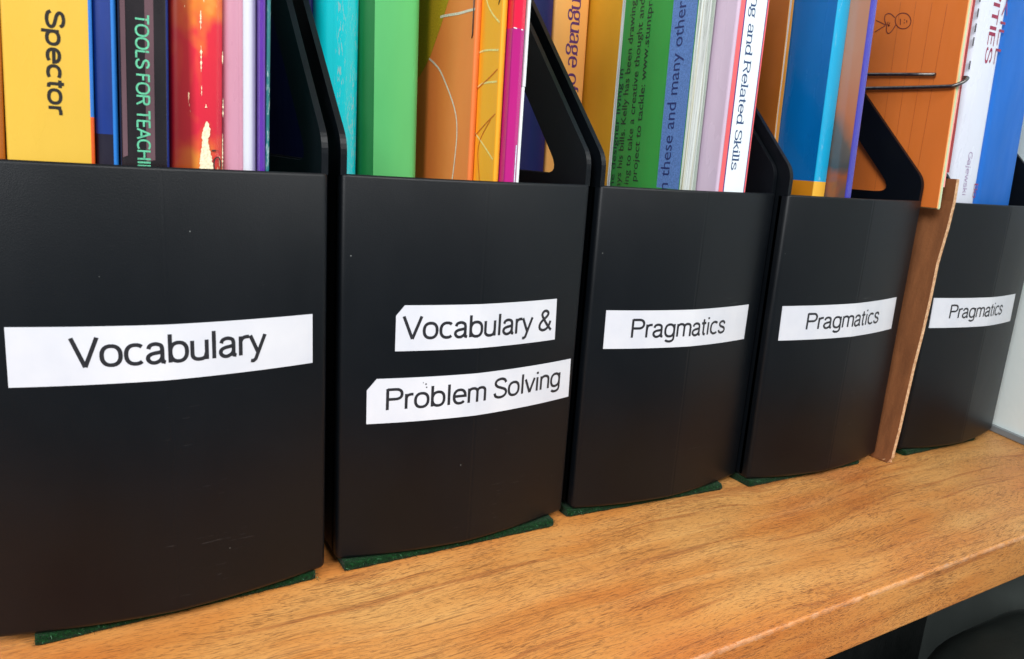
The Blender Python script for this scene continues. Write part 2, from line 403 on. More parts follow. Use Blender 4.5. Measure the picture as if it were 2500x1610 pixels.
def wall_shade_panel():  # added dark panel over the wall, stands in for its shade below the shelf
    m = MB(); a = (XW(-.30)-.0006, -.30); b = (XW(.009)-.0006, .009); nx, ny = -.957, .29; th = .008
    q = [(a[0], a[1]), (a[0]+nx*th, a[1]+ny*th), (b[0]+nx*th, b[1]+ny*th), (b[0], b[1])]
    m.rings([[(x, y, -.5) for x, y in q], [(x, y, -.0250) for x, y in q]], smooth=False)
    o = m.build('wall_shade_panel', paper('shade_grey', (.12, .14, .13), .5), None, bevel=.001)
    o['label'] = 'added dark grey panel for the shaded wall below the shelf at the lower right, behind the chair corner'; o['category'] = 'shade panel'
wall_shade_panel()

# ------------------------------------------------------------------ magazine files
ZB, ZT, BOW = .004, .154, .00771
BOX = {1: (-.107, 0, .00174, .00125, .026), 2: (.00537, .11314, .00461, .00529, .028), 3: (.11807, .22536, .00456, .00425, .028),
       4: (.22569+.0002, .33168, -.00311, -.0057, .024), 5: (.3527, .45353, -.00779, -.0087, .026)}
def front_y(i, x, groove=True):
    xl, xr, yl, yr, _ = BOX[i]; t = (x-xl)/(xr-xl)
    return yl+(yr-yl)*t-(BOW-.0019)*(1-(2*t-1)**2)-.0024*(1-abs(2*t-1))+(.00014*max(0, 1-abs(x-(xl+xr)/2-.0005)/.0004) if groove else 0)
def offset_poly(pts, rads, n=5):
    """round the corners of a polygon"""
    out = []; k = len(pts)
    for i in range(k):
        p = Vector(pts[i]); a = Vector(pts[i-1]); b = Vector(pts[(i+1) % k]); rr = rads[i]
        if rr <= 0: out.append(tuple(p)); continue
        d1 = (a-p).normalized(); d2 = (b-p).normalized(); half = d1.angle(d2)/2
        L = min(rr/math.tan(half), (a-p).length*.49, (b-p).length*.49)
        s, e = p+d1*L, p+d2*L
        for j in range(n+1):
            t = j/n; out.append(tuple((1-t)**2*s+2*t*(1-t)*p+t*t*e))
    return out
def magazine_file(i, label):
    xl, xr, yl, yr, band = BOX[i]; T = .0021; D = .245
    o = root('magazine_file', label, 'magazine file', ((xl+xr)/2, yl+.1, 0), 'black magazine files standing in a row on the shelf')
    # front panel: shallow arc with rounded corners returning into the walls
    rc = .0024; n = 28; outer = []
    xm = (xl+xr)/2+.0005; xs = sorted([xl+rc+(xr-xl-2*rc)*k/n for k in range(n+1) if abs(xl+rc+(xr-xl-2*rc)*k/n-xm) > .0012]+[xm-.0011, xm-.0004, xm, xm+.0004, xm+.0011])
    for k in range(5):
        a = R(180+90*k/4*0.97); outer.append((xl+rc+rc*math.cos(a), front_y(i, xl+rc)+rc+rc*math.sin(a)))
    outer = [(xl, outer[0][1]+.004)]+outer[:-1]
    outer += [(x, front_y(i, x)) for x in xs]
    oc = []
    for k in range(5):
        a = R(270+90*k/4); oc.append((xr-rc+rc*math.cos(a), front_y(i, xr-rc)+rc+rc*math.sin(a)))
    outer += oc[1:]+[(xr, oc[-1][1]+.004)]
    inner = []
    m = len(outer)
    for k in range(m):
        a = Vector(outer[max(0, k-1)]); b = Vector(outer[min(m-1, k+1)]); d = (b-a).normalized()
        inner.append((outer[k][0]-d.y*T, outer[k][1]+d.x*T))
    loop = outer+inner[::-1]
    mb = MB()
    lv = [(ZB, .0012), (ZB+.0007, .0004), (ZB+.0018, 0), (ZT-.0010, 0), (ZT-.0003, .0003), (ZT, .0007)]
    rings = []
    for z, ins in lv:
        rg = []
        for k in range(m):
            a = Vector(outer[max(0, k-1)]); b = Vector(outer[min(m-1, k+1)]); d = (b-a).normalized()
            rg.append((outer[k][0]-d.y*ins, outer[k][1]+d.x*ins, z))
        rg += [(x, y, z) for x, y in inner[::-1]]
        rings.append(rg)
    mb.rings(rings, smooth=True)
    fp = mb.build('front_panel', PLAST, o)
    es = fp.modifiers.new('split', 'EDGE_SPLIT'); es.split_angle = R(35)
    # side walls with the big rounded finger window
    for side, (x0, x1, y0) in enumerate(((xl, xl+T+.0002, yl), (xr-T-.0002, xr, yr))):
        yf = y0+rc+.0015; SL = 1.03
        top = .300; zc = ZT+.0115
        prof = [(yf, ZB+.0015), (yf, ZT-.0006), (y0+.0006, ZT-.0006), (y0+.0006, zc), (y0+.0006+(top-zc)/SL, top), (y0+D, top), (y0+D, ZB+.0015)]
        po = offset_poly(prof, [.001, 0, 0, .012, .012, .012, .001])
        zs = ZT+.0033
        # window follows the sloping edge
        def sy(z): return y0+.0006+(z-zc)/SL+band
        win = [(sy(zs), zs), (sy(.272), .272), (sy(.272)+.020, .272), (sy(.272)+.020, zs)]
        win = offset_poly(win, [.0052, .006, .006, .0052], 6)
        # skin between outline and window by splitting into matched fans
        mbw = MB()
        import bmesh
        bm = bmesh.new()
        vo = [bm.verts.new((x0, p[0], p[1])) for p in po]; vi = [bm.verts.new((x0, p[0], p[1])) for p in win]
        eo = [bm.edges.new((vo[k], vo[(k+1) % len(vo)])) for k in range(len(vo))]
        ei = [bm.edges.new((vi[k], vi[(k+1) % len(vi)])) for k in range(len(vi))]
        bmesh.ops.triangle_fill(bm, use_beauty=True, use_dissolve=False, edges=eo+ei)
        ret = bmesh.ops.extrude_face_region(bm, geom=bm.faces[:])
        bmesh.ops.translate(bm, verts=[g for g in ret['geom'] if isinstance(g, bmesh.types.BMVert)], vec=(x1-x0, 0, 0))
        bmesh.ops.recalc_face_normals(bm, faces=bm.faces[:])
        bm.verts.index_update()
        mbw.add([v.co for v in bm.verts])
        for fc in bm.faces: mbw.face([v.index for v in fc.verts])
        bm.free()
        mbw.build('side_panel', PLAST, o, bevel=.0006, seg=2)
    mb = MB(); mb.box((xl+T+.0008, yl+D-.0025, ZB+.0005), (xr-T-.0008, yl+D-.0002, .298)); mb.box
    mb.build('back_panel', PLAST, o, bevel=.0005)
    mb = MB(); mb.box((xl+T+.0008, max(yl, yr)+.0045, ZB+.0004), (xr-T-.0008, yl+D-.003, ZB+.0022)); mb.build('base_panel', PLAST, o)
    return o
def felt(o, x0, x1, y0, y1, depth=.05):
    """cut felt strip stuck under the front, fuzzy edge"""
    mb = MB(); n = 60; rings = []
    for k in range(n+1):
        t = k/n; x = x0+(x1-x0)*t; y = y0+(y1-y0)*t+.0009
        w = lambda s: (noise.noise(Vector((x*260, s*7.3+x0*50, 1.7))))*.00045
        e = .0006 if k in (0, n) else 0
        rings.append([(x, y+.0006+w(1)+e, .0002), (x, y+w(2)+e, .0010), (x, y+.0002+w(3)+e, .0022+w(5)*.6), (x, y+.0009+w(4)+e, .0032), (x, y+.006, .0037), (x, y+depth, .0037), (x, y+depth, .0002)])
    mb.rings(rings, smooth=True)
    for k in range(800):
        t = random.random(); x = x0+(x1-x0)*t; y = y0+(y1-y0)*t; y += .0009; z = random.uniform(.0004, .0032)
        a = random.uniform(0, 6.28); L = random.uniform(.0006, .0020); w = .00008
        dx, dy, dz = math.cos(a)*L, -abs(math.sin(a))*L*.7-.0001, random.uniform(-.4, .6)*L
        if k % 9 == 0: x = random.choice((x0, x1)); y = y0+random.random()*.01; dx = math.copysign(abs(dx), x-(x0+x1)/2)
        q = mb.add([(x-w, y+.0003, z), (x+w, y+.0003, z+w), (x+dx, y+dy, max(.0002, z+dz))]); mb.face((q, q+1, q+2), 1 if k % 19 == 0 else 0)
    return mb.build('felt_pad', [FELT, ink('pale_lint', (.10, .28, .14), .9)], o)
def tape(o, i, pts, name='label_tape'):
    """label tape: outline given as (x from the left side, z), laid on the bowed front"""
    xl = BOX[i][0]; mb = MB()
    def fn(s, z, lift): return (xl+s, front_y(i, xl+s, False)-.00028-lift, z)
    # build as strips in x so it follows the bow
    xs = sorted(set([p[0] for p in pts])); x0, x1 = xs[0], xs[-1]; n = 26
    cols = sorted(set([x0+(x1-x0)*k/n for k in range(n+1)]+xs))
    def span(x):
        zs = []
        for k in range(len(pts)):
            a, b = pts[k], pts[(k+1) % len(pts)]
            if min(a[0], b[0])-1e-9 <= x <= max(a[0], b[0])+1e-9:
                if abs(a[0]-b[0]) < 1e-9: zs += [a[1], b[1]]
                else: zs.append(a[1]+(b[1]-a[1])*(x-a[0])/(b[0]-a[0]))
        return min(zs), max(zs)
    rings = []
    for x in cols:
        lo, hi = span(x)
        rings.append([fn(x, lo, 0), fn(x, hi, 0), (xl+x, front_y(i, xl+x, False)-.00002, hi), (xl+x, front_y(i, xl+x, False)-.00002, lo)])
    mb.rings(rings, smooth=False)
    return mb.build(name, LABEL, o), fn
def tape_text(part, fn, text, x0, x1, za, zb, h, hw=.066):
    g = lambda s, t, l: fn(s, za+(zb-za)*(s-x0)/(x1-x0)+t, .00006+l)
    sub(stroke_text(text, g, x0, x1, h, hw), 'lettering', INK, part)

b1 = magazine_file(1, 'black magazine file labelled Vocabulary with one long white label')
b2 = magazine_file(2, 'black magazine file labelled Vocabulary & Problem Solving on two white labels')
b3 = magazine_file(3, 'black magazine file labelled Pragmatics holding the green back cover and white spine')
b4 = magazine_file(4, 'black magazine file labelled Pragmatics left of the upright cardboard sheet')
b5 = magazine_file(5, 'black magazine file labelled Pragmatics right of the cardboard, next to the pale wall')
t, fn = tape(b1, 1, [(.0109, .0877), (.1013, .0876), (.1012, .1054), (.0112, .1061)])
tape_text(t, fn, 'Vocabulary', .0272, .0845, .0933, .0936, .0092)
t, fn = tape(b2, 2, [(.0203, .0893), (.0934, .0886), (.0928, .1064), (.0235, .107), (.0203, .1030)])
t['label'] = 'upper white label with a clipped corner'
tape_text(t, fn, 'Vocabulary &', .0229, .0912, .0940, .0932, .0088)
t, fn = tape(b2, 2, [(.0103, .0607), (.1050, .0608), (.1045, .0784), (.0138, .0786), (.0102, .0741)])
t['label'] = 'lower white label with a clipped corner'; t2b, fn2b = t, fn
tape_text(t, fn, 'Problem Solving', .0170, .0990, .0660, .0672, .0085)
t, fn = tape(b3, 3, [(.0078, .0822), (.0956, .0812), (.0957, .0990), (.0076, .0999)])
tape_text(t, fn, 'Pragmatics', .0202, .0780, .0872, .0864, .0086)
t, fn = tape(b4, 4, [(.0060, .0806), (.0945, .0824), (.0940, .1006), (.0056, .0986)])
tape_text(t, fn, 'Pragmatics', .0206, .0770, .0864, .0876, .0085)
t, fn = tape(b5, 5, [(.0035, .0808), (.0862, .0813), (.0850, .0991), (.0030, .0988)])
tape_text(t, fn, 'Pragmatics', .0160, .0676, .0866, .0874, .0082)
mb = MB()
for x_, z_, r_ in ((.0327, .0757, .00035), (.0330, .0744, .0003), (.0316, .0763, .0002)):
    k = mb.add([fn2b(x_+r_*math.cos(a), z_+r_*math.sin(a), .00008) for a in (0, .9, 1.8, 2.7, 3.6, 4.5, 5.4)]); mb.face(range(k, k+7))
sub(mb, 'ink_spot', INK, t2b)
felt(b1, -.0953, -.0038, -.0030, -.0005); felt(b2, .0080, .1055, .0001, -.0012); felt(b3, .1163, .2103, .0036, -.0025)
felt(b4, .2262+.0005, .3160, -.0060, -.0081); felt(b5, .3560, .4318, -.0110, -.0118)

# ------------------------------------------------------------------ books
def book(label, cat, x, t, y, mats, zf=None, lean=0.0, D=.19, z0=.0066, z1=.295, rnd=.0012, zcuts=(), open_front=False,
         pages=None, sag=0.0, name='book', group='books filed in the black magazine files', thick=.00045, wob=.0, bulge=.0005):
    """x = left face at z .155, t = thickness. mats = materials; zf(side, zc, fx) -> slot, side in L S R."""
    g = lambda z: lean*(z-.155)
    o = root(name, label, cat, (x+g(z0)+t/2, y+D/2, z0), group)
    o['_x'] = x; o['_y'] = y; o['_lean'] = lean; o['_t'] = t; o['_b'] = 0 if open_front else min(bulge, t*.05)
    zf = zf or (lambda s, z, fx: 0)
    zs = sorted(set([z0+(z1-z0)*k/14 for k in range(15)]+list(zcuts)))
    c = thick
    def wobx(z): return wob*noise.noise(Vector((z*38, x*90, 3.1)))
    def xg(z): return g(z)+sag*math.sin((z-z0)/(z1-z0)*math.pi)+wobx(z)
    if not open_front:
        rd = min(rnd, t*.48); out = [(x, y+D, 'L'), (x, y+rd, 'L')]
        ns = 6
        for k in range(1, ns+1):
            a = R(180+90*k/ns); out.append((x+rd+rd*math.cos(a), y+rd+rd*math.sin(a), 'S'))
        m_ = 16
        for k in range(1, m_): out.append((x+rd+(t-2*rd)*k/m_, y-o['_b']*(1-(2*k/m_-1)**2), 'S'))
        for k in range(ns+1):
            a = R(270+90*k/ns); out.append((x+t-rd+rd*math.cos(a), y+rd+rd*math.sin(a), 'S' if k else 'S'))
        out.append((x+t, y+D, 'R'))
        inn = [(x+t-c, y+D), (x+t-c, y+rd+c*.5), (x+t-rd, y+c), (x+rd, y+c), (x+c, y+rd+c*.5), (x+c, y+D)]
        loop = [(p[0], p[1]) for p in out]+inn
        sides = [q[2] for q in out[1:]]+['P']*(len(inn)+1)
        mb = MB()
        rings = [[(px+xg(z), py, z) for px, py in loop] for z in zs]
        def mf(i, j):
            if j < 0: return zf('L', zs[min(i, len(zs)-1)], 0)
            zc = (zs[i]+zs[min(i+1, len(zs)-1)])/2
            if sides[j] == 'P': return zf('L', zc, 0)
            fx = ((loop[j][0]+loop[(j+1) % len(loop)][0])/2-x)/t
            return zf(sides[j], zc, fx)
        mb.rings(rings, mifn=mf, smooth=True)
        cv = mb.build('cover', mats, o)
        es = cv.modifiers.new('split', 'EDGE_SPLIT'); es.split_angle = R(50)
        if t > .0016:
            pb = MB(); pb.rings([[(px+xg(z), py, z) for px, py in ((x+c*1.2, y+max(rd, .0012)), (x+t-c*1.2, y+max(rd, .0012)), (x+t-c*1.2, y+D-.003), (x+c*1.2, y+D-.003))] for z in [q if q != zs[0] else q+.001 for q in zs[:-1]]+[z1-.001]], smooth=False)
            pb.build('pages', pages or PAGEW, o)
    else:
        # fore edge to the camera: two boards with the leaves between
        for k, (a, b) in enumerate(((x, x+c), (x+t-c, x+t))):
            mb = MB(); ys = [y, y+D] if not zcuts else [y, y+D]
            mb.rings([[(a+xg(z), y+wobx(z)*1.5, z), (b+xg(z), y+wobx(z)*1.5, z), (b+xg(z), y+D, z), (a+xg(z), y+D, z)] for z in zs],
                     mifn=lambda i, j: zf('L' if (k == 0 and j == 3) else 'S', (zs[i]+zs[min(i+1, len(zs)-1)])/2, 0), smooth=False)
            mb.build('front_cover' if k == 0 else 'back_cover', mats, o)
        xa, xb = x+c*1.15, x+t-c*1.15; n = max(2, int((xb-xa)/.0009)); w = (xb-xa)/n
        for k in range(n):
            pb = MB(); yy = y+.0008+random.uniform(-.0003, .0007); ph = random.random()*9
            q = .00003
            pb.rings([[(xa+w*k+q+xg(z), yy+.0006*noise.noise(Vector((z*30, ph, 0))), z), (xa+w*(k+1)-q+xg(z), yy+.0006*noise.noise(Vector((z*30, ph, .6))), z), (xa+w*(k+1)-q+xg(z), y+D-.002, z), (xa+w*k+q+xg(z), y+D-.002, z)] for z in zs], smooth=False)
            pb.build('pages', pages or PAGEW, o)
    o['_g'] = 1
    return o
def on_spine(o, e=.00006):
    x, y, l, b, t = o['_x'], o['_y'], o['_lean'], o['_b'], o['_t']
    def q(xx, z, lift=0):
        k = min(1, max(0, (xx-x)/t)); return (xx+l*(z-.155), y-b*(1-(2*k-1)**2)-e-lift-b*.02, z)
    return q
def on_left(o, e=.00008):
    x, y, l = o['_x'], o['_y'], o['_lean']
    return lambda yy, z, lift=0: (x+l*(z-.155)-e-lift, yy, z)
def cover_of(o, n='cover'):
    return [c for c in o.children if c.name.split('.')[0] == n][0]
def spine_text(o, text, base, z0, z1, h, mat, hw=.06, part='cover', e=.00006, **kw):
    fs = on_spine(o, e); g = lambda s, t, l: fs(base+t, -s, l)
    mb = stroke_text(text, g, -z0, -z1, h, hw, **kw)
    return sub(mb, 'lettering', mat, cover_of(o, part))
def print_line(o, fn, pts, w, mat, name='printed_line', part='cover', smooth=True, e=0):
    mb = MB(); P = spl(pts, 6) if smooth and len(pts) > 2 else pts
    ribbon(mb, P, w/2, w/2, lambda a, b, l: fn(a, b, e), 0)
    return sub(mb, name, mat, cover_of(o, part))
def print_poly(o, fn, pts, mat, name='printed_shape', part='cover', e=0):
    mb = MB(); k = mb.add([fn(a, b, e) for a, b in pts]); mb.face(range(k, k+len(pts)))
    return sub(mb, name, mat, cover_of(o, part))
def staple(o, pts, w=.00028):
    mb = MB(); rings = []
    for k, p in enumerate(pts):
        rings.append([(p[0]+w*math.cos(a), p[1]+w*math.sin(a), p[2]) for a in (0, 1.05, 2.1, 3.14, 4.2, 5.24)])
    mb.rings(rings); return mb.build('staple', WIRE, o)

M = lambda n, rgb, **k: paper(n, srgb(*rgb), **k)
# ---- file 1
bk = book('dark orange book at the far left edge, mostly cut off by the frame', 'book', -.1040, .0118, .0038, [M('dark_orange', (168, 90, 16))], lean=.045)
yel = M('spector_yellow', (220, 178, 66), rough=.3, coat=.35, var=.05)
bk = book('thick yellow book with Spector printed down its spine', 'book', -.0918, .0220, .0038,
          [yel, M('sky_print', (44, 120, 205), coat=.3), M('orange_print', (228, 92, 26), coat=.3)],
          zf=lambda s, z, fx: 0 if (s == 'L' or fx < .955) else (1 if z > .1671 else 2), zcuts=(.1671,), lean=.033, rnd=.0010)
spine_text(bk, 'Spector', -.0812, .1955, .1670, .0044, ink('marker_black', (.006, .004, .002), .8), hw=.10, jitter=.02)
bk = book('blue book between the yellow spine and the black teaching book', 'book', -.0694, .0060, .0052,
          [M('deep_blue', (2, 46, 128), rough=.45, var=.3), M('blue_highlight', (40, 128, 216), coat=.3), M('night_purple', (16, 8, 34), rough=.45)],
          zf=lambda s, z, fx: 1 if (s == 'S' and fx > .78) else (2 if z < .1625 else 0), zcuts=(.1625,), lean=.028)  # lighter blue paints the highlight along the right of the spine
tb = M('charcoal_gloss', (30, 22, 25), rough=.26, coat=.35, var=.35, bump=.5)
bk = book('black glossy book with TOOLS FOR TEACHING in mint letters', 'book', -.0630, .0136, .0038,
          [tb, M('navy_rim', (14, 44, 116))], zf=lambda s, z, fx: 1 if (s != 'L' and fx > .93) else 0, lean=.027, rnd=.0016)
spine_text(bk, 'TOOLS FOR TEACHING', -.0585, .1975, .1475, .0036, ink('mint_print', srgb(92, 184, 144)), hw=.075)
film = M('film_sheen', (104, 76, 82), rough=.14, coat=1.0, var=.3, bump=.9)  # clear film edges, with the reflection they catch painted in as mauve
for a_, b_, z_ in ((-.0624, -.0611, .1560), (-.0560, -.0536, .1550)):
    print_poly(bk, on_spine(bk), [(a_, z_), (b_, z_+.0006), (b_, .294), (a_, .294)], film, 'film_sheen_strip', e=-.00002)
def mat_red():
    q = NT('flame_print'); sep = q.n('SeparateXYZ'); q.l(q.c.outputs['Object'], sep.inputs[0])
    n = q.noise(55, 3, q.mapping((1.2, .2, .9)), .5)
    zz = q.math('ADD', q.math('MULTIPLY', q.math('SUBTRACT', sep.outputs[2], .145), 16.0), q.math('MULTIPLY', q.math('SUBTRACT', n, .5), 1.3))
    b = q.ramp(zz, [(.0, srgb(226, 140, 50)), (.14, srgb(216, 80, 50)), (.26, srgb(206, 34, 56)), (.62, srgb(214, 40, 58)), (.78, srgb(226, 120, 44)), (.92, srgb(236, 190, 96))])
    b = q.mix(q.ramp(q.noise(80, 2, q.mapping((1.6, .2, .3))), [(.55, 0.0), (.70, .45)]), b, srgb(236, 150, 60))
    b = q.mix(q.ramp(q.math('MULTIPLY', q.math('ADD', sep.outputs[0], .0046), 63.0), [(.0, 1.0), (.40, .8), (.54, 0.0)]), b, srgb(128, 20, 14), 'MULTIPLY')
    w = q.math('MULTIPLY', q.ramp(q.noise(420, 4, q.mapping((1, 1, .22)), .6), [(.62, 0.0), (.65, 1.0)]), q.ramp(q.noise(1.0, 1, q.mapping((330, 1, 12))), [(.58, 0.0), (.62, 1.0)]))
    b = q.mix(w, b, srgb(238, 214, 170))
    q.set(Base_Color=b, Roughness=.28, Coat_Weight=.4, Coat_Roughness=.1); q.bump(q.noise(70, 2, q.mapping((1, 1, .2))), .3, .0006); return q.m
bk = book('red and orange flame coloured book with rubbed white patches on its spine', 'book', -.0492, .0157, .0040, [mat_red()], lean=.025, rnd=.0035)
fs = on_spine(bk)
patch = srgb(238, 222, 186)
mb = MB(); prof = [(.150, -.0387, .0021), (.155, -.0388, .0020), (.158, -.0390, .0016), (.1605, -.0391, .0011), (.1625, -.0392, .0008), (.1640, -.0390, .0012), (.1660, -.0387, .0010), (.1685, -.0386, .0002)]
def lerp_prof(z):
    for (z0, c0, w0), (z1, c1, w1) in zip(prof, prof[1:]):
        if z0 <= z <= z1: t_ = (z-z0)/(z1-z0); return c0+(c1-c0)*t_, w0+(w1-w0)*t_
rg = []
for k in range(62):
    z = .150+k*.0003; c_, w_ = lerp_prof(z); ja = .00045*noise.noise(Vector((z*1400, 1, 0))); jb = .00045*noise.noise(Vector((z*1400, 5, 0)))
    rg.append([fs(c_-max(.00005, w_+ja), z, .00002), fs(c_, z, .00002), fs(c_+max(.00005, w_+jb), z, .00002)])
mb.rings(rg, closed=False, smooth=False, caps=False); sub(mb, 'scuff', ink('bare_paper', patch, .7), cover_of(bk))
for z0_, z1_, x_, w_ in ((.1955, .2010, -.0404, .0004), (.1830, .1910, -.0403, .0003), (.1760, .1790, -.0402, .0002), (.186, .190, -.0340, .0002), (.170, .176, -.0338, .00025), (.1535, .165, -.0339, .0002), (.1725, .1735, -.0389, .0009)):
    mb = MB(); n_ = int((z1_-z0_)/.0003); rg = []
    for k in range(n_+1):
        z = z0_+k*.0003; w2 = max(.00004, w_*(.6+1.6*noise.noise(Vector((z*1500, x_*999, 0))))*math.sin(math.pi*(k+.5)/(n_+1)))
        rg.append([fs(x_-w2, z, .00002), fs(x_+w2, z, .00002)])
    mb.rings(rg, closed=False, smooth=False, caps=False); sub(mb, 'scuff', ink('bare_paper', patch, .7), cover_of(bk))
k = ink('brown_print', (.03, .02, .015))
spine_text(bk, 'C', -.0366, .1580, .1530, .0022, k, hw=.09); spine_text(bk, 'i', -.0372, .1605, .1585, .0020, k, hw=.10)
bk = book('pale pink book with a rounded spine, lit side painted white, right of the flame book', 'book', -.0334, .0108, .0045,
          [M('shaded_pink', (196, 140, 160), rough=.3, coat=.3, var=.06), M('lit_white', (222, 224, 232), rough=.25, coat=.3, var=.03)],
          zf=lambda s, z, fx: 1 if (s != 'L' and fx > .55) else 0, lean=.014, rnd=.0045)  # pink left and white right paint the light and shade around the spine
bk = book('thin purple booklet with shiny creased spine', 'booklet', -.0225, .0019, .0030, [M('violet', (92, 42, 158), rough=.15, coat=.9, wear=.25, var=.1, bump=.8)], lean=.012, rnd=.0008)
bk = book('thin teal booklet with a scuffed white edge beside the empty gap', 'booklet', -.0205, .0012, .0036, [M('scuffed_teal', (36, 116, 122), wear=.9, wearcol=(.55, .68, .68))], lean=.02, rnd=.0005)
# ---- file 2
bk = book('thin navy book behind the sloping side of the second file', 'book', .0082, .0024, .060, [M('navy_violet', (24, 18, 92), coat=.2)], lean=.004, z1=.29)
bk = book('turquoise book with scuffed silvery streaks down its rounded spine', 'book', .0108, .0178, .054,
          [M('turquoise', (6, 220, 232), rough=.22, coat=.5, wear=.75, wearx=-.002, wearcol=srgb(150, 205, 208), var=.05, bump=.6), M('ultramarine_rim', (34, 30, 120), coat=.2)],
          zf=lambda s, z, fx: 1 if (s != 'L' and fx > .965) else 0, lean=.003, rnd=.0055)
bk = book('wide bright green book with plain rounded spine', 'book', .0288, .0268, .054, [M('leaf_green', (104, 218, 130), rough=.4, var=.05, coat=.1), M('shaded_green', (22, 132, 66), rough=.4)],
          zf=lambda s, z, fx: 1 if (s == 'L' or fx < .22) else 0, lean=-.012, rnd=.0048)  # darker green paints the shade at the left of the spine
bo = book('orange stapled booklet with white curved line and olive disc', 'booklet', .0625, .0026, .0195, [M('apricot', (240, 128, 62), rough=.35, coat=.2, var=.05)], lean=.0, rnd=.0013, D=.17)
fl = on_left(bo)
print_poly(bo, fl, [(.190, .295), (.0300, .295), (.0400, .2400), (.0453, .2245), (.0516, .2157), (.0618, .2038), (.0681, .1991), (.0726, .1962), (.100, .188), (.190, .186)], ink('olive_print', srgb(190, 150, 22)), 'printed_disc', e=0)
wl = ink('white_print', (.80, .66, .54))
print_line(bo, fl, [(.0631, .2028), (.0563, .2000), (.0495, .1960), (.0387, .1857), (.0332, .1783), (.0316, .171), (.0322, .1635), (.0334, .1560), (.0350, .148)], .0009, wl, e=.00004)
print_line(bo, fl, [(.0530, .2187), (.0482, .2187), (.0353, .2181), (.0266, .2181), (.0206, .218)], .0010, wl, e=.00004)
staple(bo, [(.0623, .0222, .232), (.0622, .0215, .231), (.0622, .0214, .209), (.0624, .0222, .2075)])
by = book('yellow orange stapled booklet with looping printed lines', 'booklet', .0653, .0024, .0030, [M('mango', (250, 172, 38), rough=.35, coat=.3, var=.06)], lean=-.005, rnd=.0012, D=.17)
fl = on_left(by)
ly = ink('pale_yellow_print', srgb(255, 222, 140)); lo = ink('rust_print', srgb(216, 112, 24))
for P in ([(.0215, .2022), (.0151, .2028), (.0045, .2021)], [(.0216, .1887), (.0159, .1906), (.0045, .1908)], [(.021, .172), (.0133, .1676), (.0045, .1620)], [(.0180, .2290), (.0161, .2211), (.0114, .216), (.0048, .2118)]):
    print_line(by, fl, P, .0007, ly, e=.00002)
for P in ([(.0045, .1953), (.0118, .1921), (.02, .1889)], [(.0045, .1790), (.012, .1754), (.0219, .17)], [(.0080, .1769), (.0152, .1701), (.0173, .1641), (.0152, .1552), (.0140, .150)]):
    print_line(by, fl, P, .0005, lo, e=.00006)
staple(by, [(.0650, .0062, .236), (.0648, .0056, .235), (.0648, .0056, .2195), (.0650, .0064, .2182)])
bm_ = book('magenta glossy booklet with red top and clear plastic edge', 'booklet', .0680, .0052, -.0008,
           [M('magenta', (178, 18, 118), rough=.18, coat=.8, var=.08, bump=.6), M('cherry', (220, 18, 62), rough=.18, coat=.8, var=.05)],
           zf=lambda s, z, fx: 1 if z > .2098 else 0, zcuts=(.2098,), lean=-.004, rnd=.0009, D=.15)
fs = on_spine(bm_)
print_line(bm_, fs, [(.0681, .2098), (.0720, .2095)], .0004, ink('white_line', (.8, .75, .78)), smooth=False)
mb = MB()
for z0_, z1_, xx in ((.1895, .29, .0733), (.150, .1894, .0730)):
    mb.box((xx, -.0012, z0_), (xx+.0011, .13, z1_))
mb.build('plastic_edge', paper('clear_plastic_white', (.74, .78, .78), rough=.12, coat=1.0, var=.05), bm_, bevel=.0002)
print_line(bm_, fs, [(.0722, .168), (.0722, .150)], .0005, ink('silver_line', (.6, .6, .75), .2), smooth=False)
# ---- file 3
bk = book('brown orange book glimpsed through the window of the second file', 'book', .1216, .0058, .0925, [M('burnt_umber', (150, 78, 24))], lean=-.013)
bk = book('navy blue book glimpsed beside the orange Language spine', 'book', .1279, .0160, .0915, [M('navy', (26, 22, 92), coat=.3, var=.15), M('navy_edge', (60, 110, 160))], zf=lambda s, z, fx: 1 if (s == 'S' and fx < .04) else 0, lean=-.014, rnd=.001)
bk = book('light orange book with purple serif lettering Language of', 'book', .1442, .0213, .0905, [M('peach', (252, 178, 96), rough=.35, coat=.2, var=.06)], lean=-.016, rnd=.0012)
spine_text(bk, 'Language of S', .1540, .2558, .1897, .0078, ink('purple_print', srgb(92, 42, 110)), hw=.085, hh=.04, glyphs=G2, serif=.12)
bk = book('mustard yellow book with white page edge', 'book', .1664, .0019, .0645, [M('mustard', (222, 164, 38), rough=.45, var=.05), M('white_board', (205, 205, 205))],
          zf=lambda s, z, fx: 0 if s == 'L' else 1, lean=-.006, open_front=True, wob=.0008, D=.15, pages=mat_pages('bright_pages', (.75, .76, .76), (.6, .6, .6)))
gb = book('book turned back cover first, green with a blue band and small black text', 'book', .1689, .0101, .012,
          [M('grass_green', (54, 150, 66), rough=.42, var=.05), M('grey_board', (176, 186, 176), rough=.7)], zf=lambda s, z, fx: 0 if s == 'L' else 1, lean=-.012, open_front=True, D=.19, wob=.0005)
fl = on_left(gb)
bandm = ink('blue_band', srgb(92, 128, 188), .42)
print_poly(gb, fl, [(.0125, .0075), (.0281, .0075), (.0281, .1534), (.0287, .2381), (.0289, .294), (.0125, .294)], bandm, 'printed_band', 'front_cover')
def cover_text(text, base, z0, z1, h, mat, e=.00006, bold=.004):
    g = lambda s, t, l: fl(base+t, s, e)
    sub(font_text(text, g, z0, z1, h, bold), 'lettering', mat, cover_of(gb, 'front_cover'))
tx = ink('text_black', (.012, .03, .02), .5)
cover_text('the designer living in', .0618, .1480, .2100, .0037, tx)
cover_text('pays his bills. Kelly has been drawing since he', .0563, .1500-.0018, .2640, .0042, tx)
cover_text('ing to take a creative thought and', .0497, .1533, .2415, .0042, tx)
